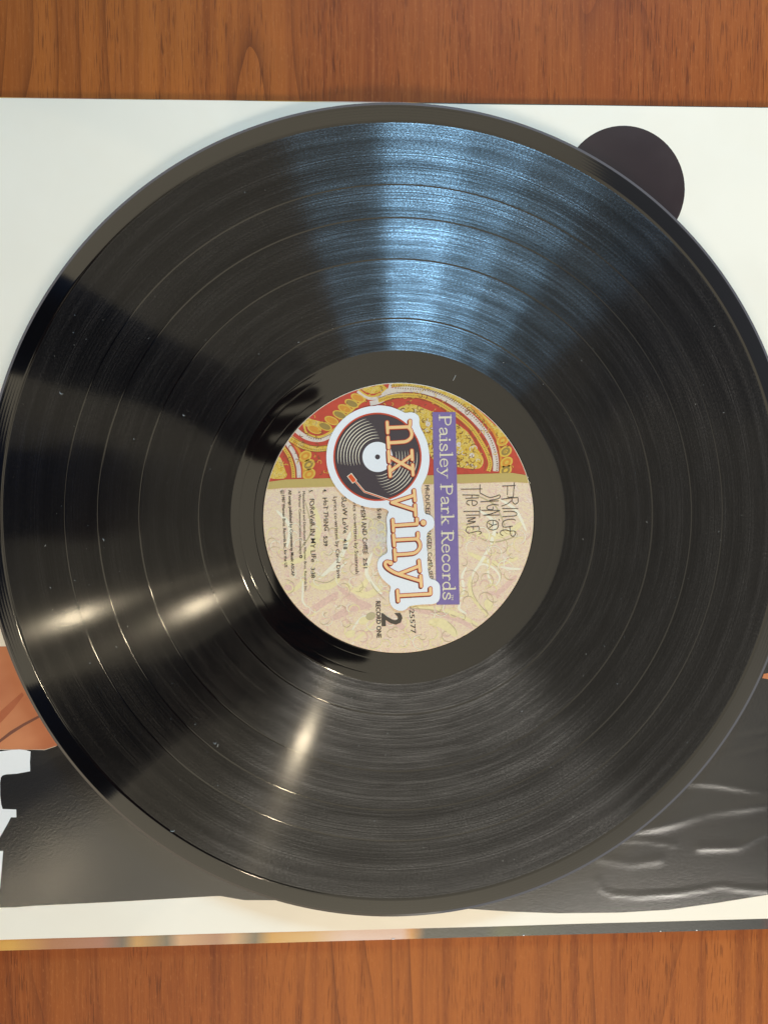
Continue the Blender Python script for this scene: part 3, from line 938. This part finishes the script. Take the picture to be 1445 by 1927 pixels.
def font_line(text, start, end, cap_px, z, mat, name, bold=0.0, jitter=0.0, seed=1, parent=None):
    """set a line of the built-in face between two points of the label; cap height in photograph pixels"""
    a, b, d, up = along(*start, *end)
    r = random.Random(seed)
    cu = bpy.data.curves.new('tmp', 'FONT')
    cu.body = text
    cu.size = 1.0
    cu.resolution_u = 2
    cu.offset = bold
    ob = bpy.data.objects.new('tmp', cu)
    scn.collection.objects.link(ob)
    dg = bpy.context.evaluated_depsgraph_get()
    dg.update()
    me = bpy.data.meshes.new_from_object(ob.evaluated_get(dg))
    bpy.data.objects.remove(ob)
    bpy.data.curves.remove(cu)
    xs = [v.co.x for v in me.vertices]
    x0, x1 = min(xs), max(xs)
    sxx = (b - a).length / (x1 - x0)
    syy = cap_px / 5.09 / 0.70
    v = []
    for q in me.vertices:
        x, y = (q.co.x - x0), q.co.y
        if jitter:
            y += jitter * math.sin(x * 3.1 + seed) * 0.12 + jitter * 0.10 * math.sin(x * 7.7 + seed * 2)
            x += jitter * 0.05 * math.sin(y * 6 + x * 2)
        p = a + d * (x * sxx) + up * (y * syy)
        v.append((p.x, p.y, z))
    f = [tuple(p.vertices) for p in me.polygons]
    bpy.data.meshes.remove(me)
    v = [(x, y, ZL + (zz - ZL) * 0.28) for x, y, zz in v]
    return mesh_obj(name, v, f, mat, parent or label)


ZT = ZL + 0.50
font_line('P', (527.5, 924), (527.5, 928), 5.0, ZT, M_TXT, 'lettering')
s = Sheet()
s.stroke(circle_pts(*U(531.5, 926), 0.68, 14), 0.12, ZT, closed=True, smooth=False)
s.obj('lettering', M_TXT, label)
font_line('1987 Warner Bros. Records Inc. for the US', (530.5, 932), (535.8, 1067.7), 5.4, ZT, M_TXT, 'lettering', 0.012)
font_line('All songs published by Controversy Music ASCAP', (543, 922), (549, 1084), 5.4, ZT, M_TXT, 'lettering', 0.018)
font_line('a Warner Communications Company', (561.8, 925), (564, 1043), 4.8, ZT, M_TXT, 'lettering')
s = Sheet()
s.stroke(circle_pts(*U(566.5, 1047.5), 0.42, 12), 0.34, ZT, closed=True, smooth=False)
s.obj('lettering', M_TXT, label)
font_line('Manufactured and Distributed by Warner Bros. Records Inc.', (569.6, 924.6), (573.5, 1112.7), 4.8, ZT, M_TXT, 'lettering')
font_line('5.', (581.5, 922.5), (581.8, 927.5), 7.2, ZT, M_TXT, 'lettering', 0.015)
font_line('fOReVeR IN MY LIFe', (583, 938), (585.5, 1058), 8.8, ZT, M_TXT, 'lettering', 0.004, 0.45, 2)
font_line('3:38', (585.3, 1068.5), (585.8, 1087.6), 7.2, ZT, M_TXT, 'lettering', 0.02)
font_line('4.', (607.6, 920.7), (607.8, 927), 7.2, ZT, M_TXT, 'lettering', 0.015)
font_line('HoT THiNG', (608, 937), (610, 999), 8.8, ZT, M_TXT, 'lettering', 0.004, 0.45, 5)
font_line('5:39', (609, 1009), (609.6, 1028), 7.2, ZT, M_TXT, 'lettering', 0.02)
font_line('Lyrics co-written by Carol Davis', (627.5, 935), (634.5, 1088.5), 7.0, ZT, M_TXT, 'lettering')
font_line('SLoW LoVe', (643, 935), (646, 1004), 8.8, ZT, M_TXT, 'lettering', 0.004, 0.45, 8)
font_line('4:18', (645.8, 1014), (646.4, 1034), 7.2, ZT, M_TXT, 'lettering', 0.02)
font_line('Lyrics co-written by Susannah', (663.8, 935), (669, 1079.8), 7.0, ZT, M_TXT, 'lettering')
font_line('STArfiSH AND CoffEE', (678, 935), (684, 1043), 8.8, ZT, M_TXT, 'lettering', 0.004, 0.45, 3)
font_line('2:51', (683.5, 1050), (684, 1069.4), 7.2, ZT, M_TXT, 'lettering', 0.02)
font_line('5:10', (709.7, 957), (710.2, 976), 7.2, ZT, M_TXT, 'lettering', 0.02)
font_line('PRoDUCED, ARRANGED, CoMPoSED', (799.3, 913.5), (806.5, 1092), 8.4, ZT, M_TXT, 'lettering', 0.0, 0.4, 4)
font_line('1-25577', (768.8, 1135), (773.5, 1192.5), 9.4, ZT, M_TXT, 'lettering', 0.0)
font_line('2', (719, 1154), (719.6, 1178.5), 37.0, ZT, M_NUM, 'lettering', 0.03)
font_line('RECORD ONE', (707.2, 1131.6), (709.3, 1200.7), 8.6, ZT, M_TXT, 'lettering', 0.02)
font_line('TM', (848.5, 1119), (848.7, 1129), 4.2, ZL + 0.58, M_CREAMTX, 'banner_letter')

# hand-drawn title, traced stroke by stroke
def H(*p): return [U(790 + a / 5.354, 880 + b / 5.354) for a, b in p]
TITLE = [
    [(830, 186), (960, 180)], [(948, 152), (948, 210)], [(948, 180), (944, 225), (940, 295)], [(882, 190), (882, 225), (880, 275)], [(940, 295), (905, 300), (880, 296)],
    [(820, 318), (985, 300)], [(985, 302), (988, 345), (960, 368), (935, 350), (925, 312)], [(920, 335), (880, 365), (822, 388)], [(830, 412), (985, 412)],
    [(840, 445), (905, 440), (955, 445)], [(955, 445), (975, 462), (960, 485), (880, 492), (830, 495)], [(960, 530), (935, 520), (880, 525), (838, 545), (830, 580), (850, 600), (930, 590)],
    [(905, 640), (860, 628), (815, 640), (812, 670), (835, 685)], [(905, 590), (908, 640)], [(905, 640), (950, 640), (962, 665), (940, 692), (915, 680), (908, 640)],
    [(415, 218), (625, 215)], [(605, 172), (605, 250), (628, 268), (700, 300), (760, 290), (800, 275), (805, 300), (770, 318), (700, 330)], [(430, 275), (595, 278)], [(460, 310), (590, 305)], [(525, 275), (520, 308)],
    [(500, 380), (470, 360), (480, 335), (530, 330), (575, 345), (565, 375), (530, 378), (525, 335)],
    [(610, 345), (790, 335)], [(790, 378), (740, 372), (690, 385), (672, 405), (690, 422), (735, 420), (735, 395)], [(620, 430), (805, 432)], [(805, 432), (720, 465), (640, 480)], [(640, 480), (800, 478)],
    [(440, 442), (600, 440)], [(603, 398), (600, 500)], [(465, 480), (590, 478)], [(470, 510), (560, 505), (480, 540), (560, 545), (470, 572)], [(475, 600), (590, 590)], [(590, 590), (600, 625)], [(535, 595), (540, 625)], [(475, 600), (462, 635)],
    [(600, 670), (620, 655), (590, 640), (540, 650), (490, 660), (465, 640)],
    [(735, 630), (690, 615), (672, 575), (690, 540), (735, 530), (778, 545), (790, 580), (775, 615), (735, 630)], [(735, 535), (735, 580), (690, 560)], [(735, 580), (700, 605)], [(735, 580), (775, 570)],
    [(792, 520), (800, 530)], [(770, 650), (780, 662)],
]
s = Sheet()
for st in TITLE:
    s.stroke(H(*st), 0.25, ZT, smooth=len(st) > 2)
s.obj('handwritten_title', M_TXT, label)

# ------------------------------------------------------------------ die-cut sticker on the label
M_STK = plain('sticker_white', (0.80, 0.815, 0.83), 0.32, 0.5, var=0.02, coat=0.15)
M_SBLK = plain('sticker_black', (0.048, 0.036, 0.046), 0.32, var=0.08)
M_SRED = plain('sticker_red', (0.56, 0.065, 0.03), 0.32)
M_SPCH = plain('sticker_peach', (0.86, 0.56, 0.25), 0.32)
M_SMAR = plain('sticker_maroon', (0.085, 0.012, 0.014), 0.32)
M_SCRM = plain('sticker_cream', (0.80, 0.72, 0.56), 0.32)
def C0(*p): return [U(480 + a / 2.676, 700 + b / 2.676, ZS) for a, b in p]
def CA(*p): return [U(600 + a / 5.78, 740 + b / 5.78, ZS) for a, b in p]
def CB(*p): return [U(640 + a / 5.78, 940 + b / 5.78, ZS) for a, b in p]
stk = empty('sticker', (0, 0, ZL))
tag(stk, 'white die-cut sticker with little record and nx vinyl lettering, stuck over the record centre', 'sticker')
right = [(617, 168), (650, 170), (690, 178), (735, 196), (757, 206), (785, 203), (812, 212), (826, 232), (827, 262), (835, 285), (850, 315), (866, 355), (876, 410), (877, 455), (869, 505), (853, 545), (838, 575), (836, 592), (842, 625),
         (848, 665), (851, 700), (860, 716), (876, 719), (895, 735), (902, 760), (896, 785), (878, 800), (866, 816), (862, 860), (868, 920), (866, 960), (872, 1010), (881, 1040), (905, 1048), (925, 1065), (931, 1090), (929, 1140), (915, 1161),
         (890, 1169), (845, 1171), (800, 1175), (775, 1181), (760, 1195), (735, 1203), (705, 1195), (685, 1175), (677, 1150), (676, 1120), (682, 1092), (679, 1076), (660, 1060), (636, 1035), (620, 1005), (615, 975), (622, 945), (640, 926),
         (660, 915), (666, 900), (663, 860), (665, 800), (662, 745), (667, 718), (672, 703), (660, 692), (640, 685)]
left = [(617 + 258 * math.cos(a), 428 + 258 * math.sin(a)) for a in [math.radians(92 + i * 8.0) for i in range(23)]]
outl = resample(C0(*(right + left)), closed=True, sub=4)
nn = len(outl)
v = [(p.x, p.y, ZS - 0.03) for p in outl]
ce = sum(outl, Vector((0, 0))) / nn
v += [(p.x, p.y, ZS - 0.26) for p in outl]
f = [tuple(range(nn))] + [(i, (i + 1) % nn, nn + (i + 1) % nn, nn + i) for i in range(nn)] + [tuple(range(2 * nn - 1, nn - 1, -1))]
me_o = mesh_obj('backing', v, f, M_STK, stk)
bm = bmesh.new()
bm.from_mesh(me_o.data)
bmesh.ops.recalc_face_normals(bm, faces=bm.faces[:])
bm.to_mesh(me_o.data)
bm.free()

cx, cy = CA((638, 693))[0]
PX = 1 / 5.78 / 5.1            # crop A pixel -> mm
s = Sheet(); s.disc((cx, cy), 478 * PX, ZS, 96); ring = s.obj('emblem_ring', M_SRED, stk)
s = Sheet(); s.disc((cx, cy), 461 * PX, ZS + 0.02, 96); s.obj('emblem_rim', M_SMAR, stk)
s = Sheet(); s.disc((cx, cy), 455 * PX, ZS + 0.04, 96); blk = s.obj('emblem_disc', M_SBLK, stk)
s = Sheet()
for i in range(8):
    r = (205 + i * 32) * PX
    a0, a1 = math.radians(98 + (7 - i) * -0.5), math.radians(196 + (i - 4) * -2)
    a0 = math.radians(84 + i * 3.2)
    s.stroke(circle_pts(cx, cy, r, 26, a0, a1, closed=False), 9 * PX, ZS + 0.06, smooth=False, caps=False, taper=lambda t: 0.15 + 0.95 * math.sin(math.pi * min(1, max(0, t))) ** 0.6)
for i in range(8):
    r = (205 + i * 32) * PX
    a0, a1 = math.radians(-95 + i * 3.2), math.radians(18 - i * 1.5)
    s.stroke(circle_pts(cx, cy, r, 26, a0, a1, closed=False), 8 * PX, ZS + 0.06, smooth=False, caps=False, taper=lambda t: 0.1 + 0.95 * math.sin(math.pi * min(1, max(0, t))) ** 0.7)
s.obj('groove_lines', M_SCRM, stk)
s = Sheet(); s.disc((cx, cy), 163 * PX, ZS + 0.12, 64); cen = s.obj('emblem_centre', M_STK, stk)
s = Sheet(); s.disc((cx, cy), 27 * PX, ZS + 0.14, 32); s.obj('emblem_hole', M_SBLK, stk)
s = Sheet()
s.stroke(CA((400, 960), (495, 1070), (780, 1168)), 22 * PX, ZS + 0.12, smooth=False)
s.stroke(CA((330, 885), (392, 965)), 62 * PX, ZS + 0.15, smooth=False, caps=False)
arm = s.obj('tonearm', M_SCRM, stk)
s = Sheet()
s.stroke(CA((398, 960), (495, 1072), (780, 1170)), 11 * PX, ZS + 0.20, smooth=False)
s.stroke(CA((334, 892), (388, 960)), 46 * PX, ZS + 0.22, smooth=False, caps=False)
s.obj('tonearm_head', plain('sticker_orange', (0.72, 0.09, 0.02), 0.32), stk)

def shiftA(l): return [(a - 231, b - 1156) for a, b in l]
LET = [
    ('n', CA, [[(742, 315), (749, 430)], [(745, 375), (985, 365)], [(992, 300), (990, 345), (978, 364)], [(752, 480), (760, 595)], [(757, 540), (880, 532), (950, 522), (998, 486), (1010, 440), (998, 398), (970, 368)]]),
    ('x', CA, [[(758, 632), (765, 745)], [(768, 795), (776, 903)], [(1010, 622), (1016, 720)], [(1018, 778), (1023, 888)], [(762, 688), (1020, 830)], [(772, 850), (1013, 672)]]),
    ('v', CA, [[(1035, 1055), (1045, 1168)], [(1045, 1215), (1052, 1328)], [(1040, 1108), (795, 1188)], [(795, 1188), (1048, 1270)]]),
    ('i', CB, [[(572, 220), (580, 343)], [(576, 283), (830, 266)], [(835, 210), (836, 266)], [(903, 250), (906, 254)]]),
    ('n', CB, [[(580, 385), (590, 502)], [(585, 441), (840, 427)], [(845, 365), (846, 405), (836, 426)], [(593, 545), (600, 658)], [(597, 601), (740, 591), (815, 577), (860, 535), (868, 490), (852, 448), (825, 428)]]),
    ('y', CB, [[(856, 665), (868, 778)], [(875, 830), (882, 943)], [(862, 722), (645, 806)], [(878, 886), (640, 812), (560, 776), (508, 738), (490, 702), (505, 676), (545, 684)], [(545, 686), (550, 690)]]),
    ('l', CB, [[(624, 990), (632, 1103)], [(629, 1046), (980, 1026)], [(981, 966), (984, 1024)]]),
]
def width_of(letter, idx, st):
    if letter == 'i' and idx == 3: return 56
    if letter == 'y' and idx == 4: return 46
    if letter == 'x' and idx == 5: return 30
    return 32
for ch, fn, strokes in LET:
    for lname, mat, grow, off, z in (('letter_shadow', M_SMAR, 17, (-8, 7), ZS + 0.26), ('letter_outline', M_SRED, 15, (0, 0), ZS + 0.33), ('letter', M_SPCH, 0, (0, 0), ZS + 0.40)):
        s = Sheet()
        for idx, st in enumerate(strokes):
            s.stroke(fn(*[(a + off[0], b + off[1]) for a, b in st]), (width_of(ch, idx, st) + grow) * PX, z, smooth=len(st) > 2)
        o = s.obj(lname, mat, stk)

# ------------------------------------------------------------------ dust on the record
M_DUST = plain('dust_fibre', (0.55, 0.55, 0.53), 0.8, 0.2)
rng = random.Random(11)
v, f = [], []
def speck(x, y, ln, wd, ang, bend=0.0, zz=ZG):
    n = 3 if bend else 1
    b = len(v)
    for i in range(n + 1):
        t = i / n - 0.5
        px = x + math.cos(ang + bend * t) * ln * t
        py = y + math.sin(ang + bend * t) * ln * t
        nx, ny = -math.sin(ang), math.cos(ang)
        v.append((px + nx * wd / 2, py + ny * wd / 2, zz + 0.01))
        v.append((px - nx * wd / 2, py - ny * wd / 2, zz + 0.01))
        v.append((px, py, zz + 0.01 + wd * 0.6))
    for i in range(n):
        a = b + 3 * i
        f.append((a, a + 3, a + 5, a + 2))
        f.append((a + 4, a + 1, a + 2, a + 5))
for _ in range(170):
    r = math.sqrt(rng.uniform(64 ** 2, 143 ** 2))
    a = rng.uniform(0, 6.283)
    big = rng.random()
    speck(r * math.cos(a), r * math.sin(a), 0.10 + 0.5 * big ** 4, 0.05 + 0.05 * rng.random(), rng.uniform(0, 3.14) if big > 0.5 else rng.uniform(-0.4, 0.4))
for px, py, ln, ang, bd in ((114, 741, 1.6, -0.5, 1.2), (345, 782, 1.2, -0.7, 1.5), (405, 1401, 1.8, 0.2, 2.0), (410, 1404, 1.2, 1.2, 0.5), (855, 711, 2.2, 1.1, 0.0), (85, 1027, 0.7, 1.0, 0), (195, 1016, 0.9, 2.0, 0.6), (325, 1566, 1.8, 0.1, 1.0)):
    x, y = U(px, py)
    speck(x, y, ln, 0.16, ang, bd, ZG + 0.04)
dust = mesh_obj('dust', v, f, M_DUST, None, origin=(0, 0, ZG))
tag(dust, 'tiny pale dust specks and fibres scattered over the black record', 'dust', 'stuff')

# ------------------------------------------------------------------ the phone and the person holding it: seen only as dark reflections in the vinyl
def make_phone():
    root = empty('phone', (-41, -48, 264.6))
    tag(root, 'dark phone held flat above the record, mirrored in its centre', 'phone')
    M_PH = plain('phone_back', (0.012, 0.012, 0.014), 0.4)
    M_SCR = plain('phone_screen', (0.05, 0.05, 0.05), 0.1)
    M_LENS = plain('lens_glass', (0.01, 0.01, 0.012), 0.05)
    def slab(name, x0, x1, y0, y1, z0, z1, rad, mat):
        pts = []
        for cxx, cyy, a0 in ((x1 - rad, y1 - rad, 0), (x0 + rad, y1 - rad, 90), (x0 + rad, y0 + rad, 180), (x1 - rad, y0 + rad, 270)):
            for k in range(7):
                a = math.radians(a0 + k * 15)
                pts.append((cxx + rad * math.cos(a), cyy + rad * math.sin(a)))
        n = len(pts)
        vv = [(a, b, z0) for a, b in pts] + [(a, b, z1) for a, b in pts]
        ff = [tuple(range(n))[::-1], tuple(range(n, 2 * n))] + [(i, (i + 1) % n, n + (i + 1) % n, n + i) for i in range(n)]
        return mesh_obj(name, vv, ff, mat, root)
    slab('body', -78, -5, -121, 26, 264.6, 272, 10, M_PH)
    slab('screen', -75, -8, -118, 23, 272.05, 272.4, 8, M_SCR)
    for x, y in ((-31, 13), (-31, -6)):
        slab('lens', x - 6, x + 6, y - 6, y + 6, 262.4, 264.55, 6, M_LENS)
make_phone()


def make_person():
    m, t = new_mat('sweater_and_skin')
    tc = t.n('ShaderNodeTexCoord')
    sp = t.n('ShaderNodeSeparateXYZ', ins={0: tc.outputs['Object']})
    hand = t.step(sp.outputs[0], -0.150, -0.140)
    headm = t.step(sp.outputs[2], 0.685, 0.70)
    skin = t.math('MAXIMUM', hand, headm)
    nz = t.noise(tc.outputs['Object'], 220.0, 3.0)
    cloth = t.mix(nz, (0.009, 0.018, 0.058), (0.015, 0.030, 0.085))
    c = t.mix(skin, cloth, (0.16, 0.075, 0.05))
    p = t.n('ShaderNodeBsdfPrincipled', ins={'Base Color': c, 'Roughness': 0.8})
    finish(t, p.outputs[0])
    V, E, R = [], [], []
    def add(p, r, parent=None):
        V.append(p)
        R.append(r)
        if parent is not None: E.append((parent, len(V) - 1))
        return len(V) - 1
    pel = add((-0.66, -0.01, 0.16), (0.15, 0.12))
    wa = add((-0.64, -0.01, 0.32), (0.14, 0.11), pel)
    ch = add((-0.57, -0.01, 0.50), (0.17, 0.12), wa)
    nb = add((-0.50, -0.005, 0.62), (0.08, 0.08), ch)
    ne = add((-0.465, 0.0, 0.68), (0.055, 0.055), nb)
    h1 = add((-0.425, 0.0, 0.74), (0.075, 0.07), ne)
    h2 = add((-0.40, 0.0, 0.81), (0.085, 0.078), h1)
    h3 = add((-0.39, 0.0, 0.87), (0.06, 0.055), h2)
    for sgn, sh, el, mid, wr, kn in ((1, (-0.53, 0.20, 0.57), (-0.40, 0.195, 0.33), (-0.25, 0.132, 0.285), (-0.145, 0.088, 0.266), (-0.105, 0.066, 0.262)),
                                     (-1, (-0.53, -0.21, 0.57), (-0.37, -0.265, 0.33), (-0.235, -0.188, 0.285), (-0.135, -0.138, 0.266), (-0.10, -0.112, 0.262))):
        s0 = add(sh, (0.085, 0.085), ch)
        e0 = add(el, (0.068, 0.065) if sgn > 0 else (0.085, 0.075), s0)
        m0 = add(mid, (0.048, 0.044) if sgn > 0 else (0.066, 0.05), e0)
        w0 = add(wr, (0.028, 0.022), m0)
        k0 = add(kn, (0.036, 0.016), w0)
        for q in range(4):
            oy = (0.030 - 0.020 * q)
            L = (0.040, 0.048, 0.045, 0.036)[q]
            a = add((kn[0] + 0.020, kn[1] + oy, 0.258), (0.0095, 0.009), k0)
            b = add((kn[0] + 0.020 + L * 0.5, kn[1] + oy * 1.1, 0.2545), (0.0085, 0.008), a)
            add((kn[0] + 0.016 + L, kn[1] + oy * 1.15, 0.2560), (0.0075, 0.007), b)
        tb = add((kn[0] + 0.005, kn[1] - sgn * 0.0 + 0.012, 0.279), (0.011, 0.010), k0)
        add((kn[0] + 0.036, kn[1] + 0.010, 0.283), (0.0095, 0.008), tb)
    for sgn in (1, -1):
        hp = add((-0.66, sgn * 0.10, 0.08), (0.095, 0.09), pel)
        kn = add((-0.64, sgn * 0.11, -0.28), (0.065, 0.065), hp)
        an = add((-0.67, sgn * 0.11, -0.66), (0.045, 0.045), kn)
        add((-0.55, sgn * 0.12, -0.71), (0.035, 0.03), an)
    me = bpy.data.meshes.new('person')
    me.from_pydata(V, E, [])
    o = bpy.data.objects.new('person', me)
    scn.collection.objects.link(o)
    me.materials.append(m)
    o.modifiers.new('skin', 'SKIN')
    sv = me.skin_vertices[0].data if me.skin_vertices else None
    if sv is None:
        bm = bmesh.new()
        bm.from_mesh(me)
        bm.verts.layers.skin.verify()
        bm.to_mesh(me)
        bm.free()
        sv = me.skin_vertices[0].data
    for i, r in enumerate(R):
        sv[i].radius = r
        sv[i].use_root = (i == 0)
    o.modifiers['skin'].use_smooth_shade = True
    sub = o.modifiers.new('sub', 'SUBSURF')
    sub.levels = sub.render_levels = 2
    tag(o, 'person in dark navy sweater leaning over the record, mirrored on its left side', 'person')
make_person()
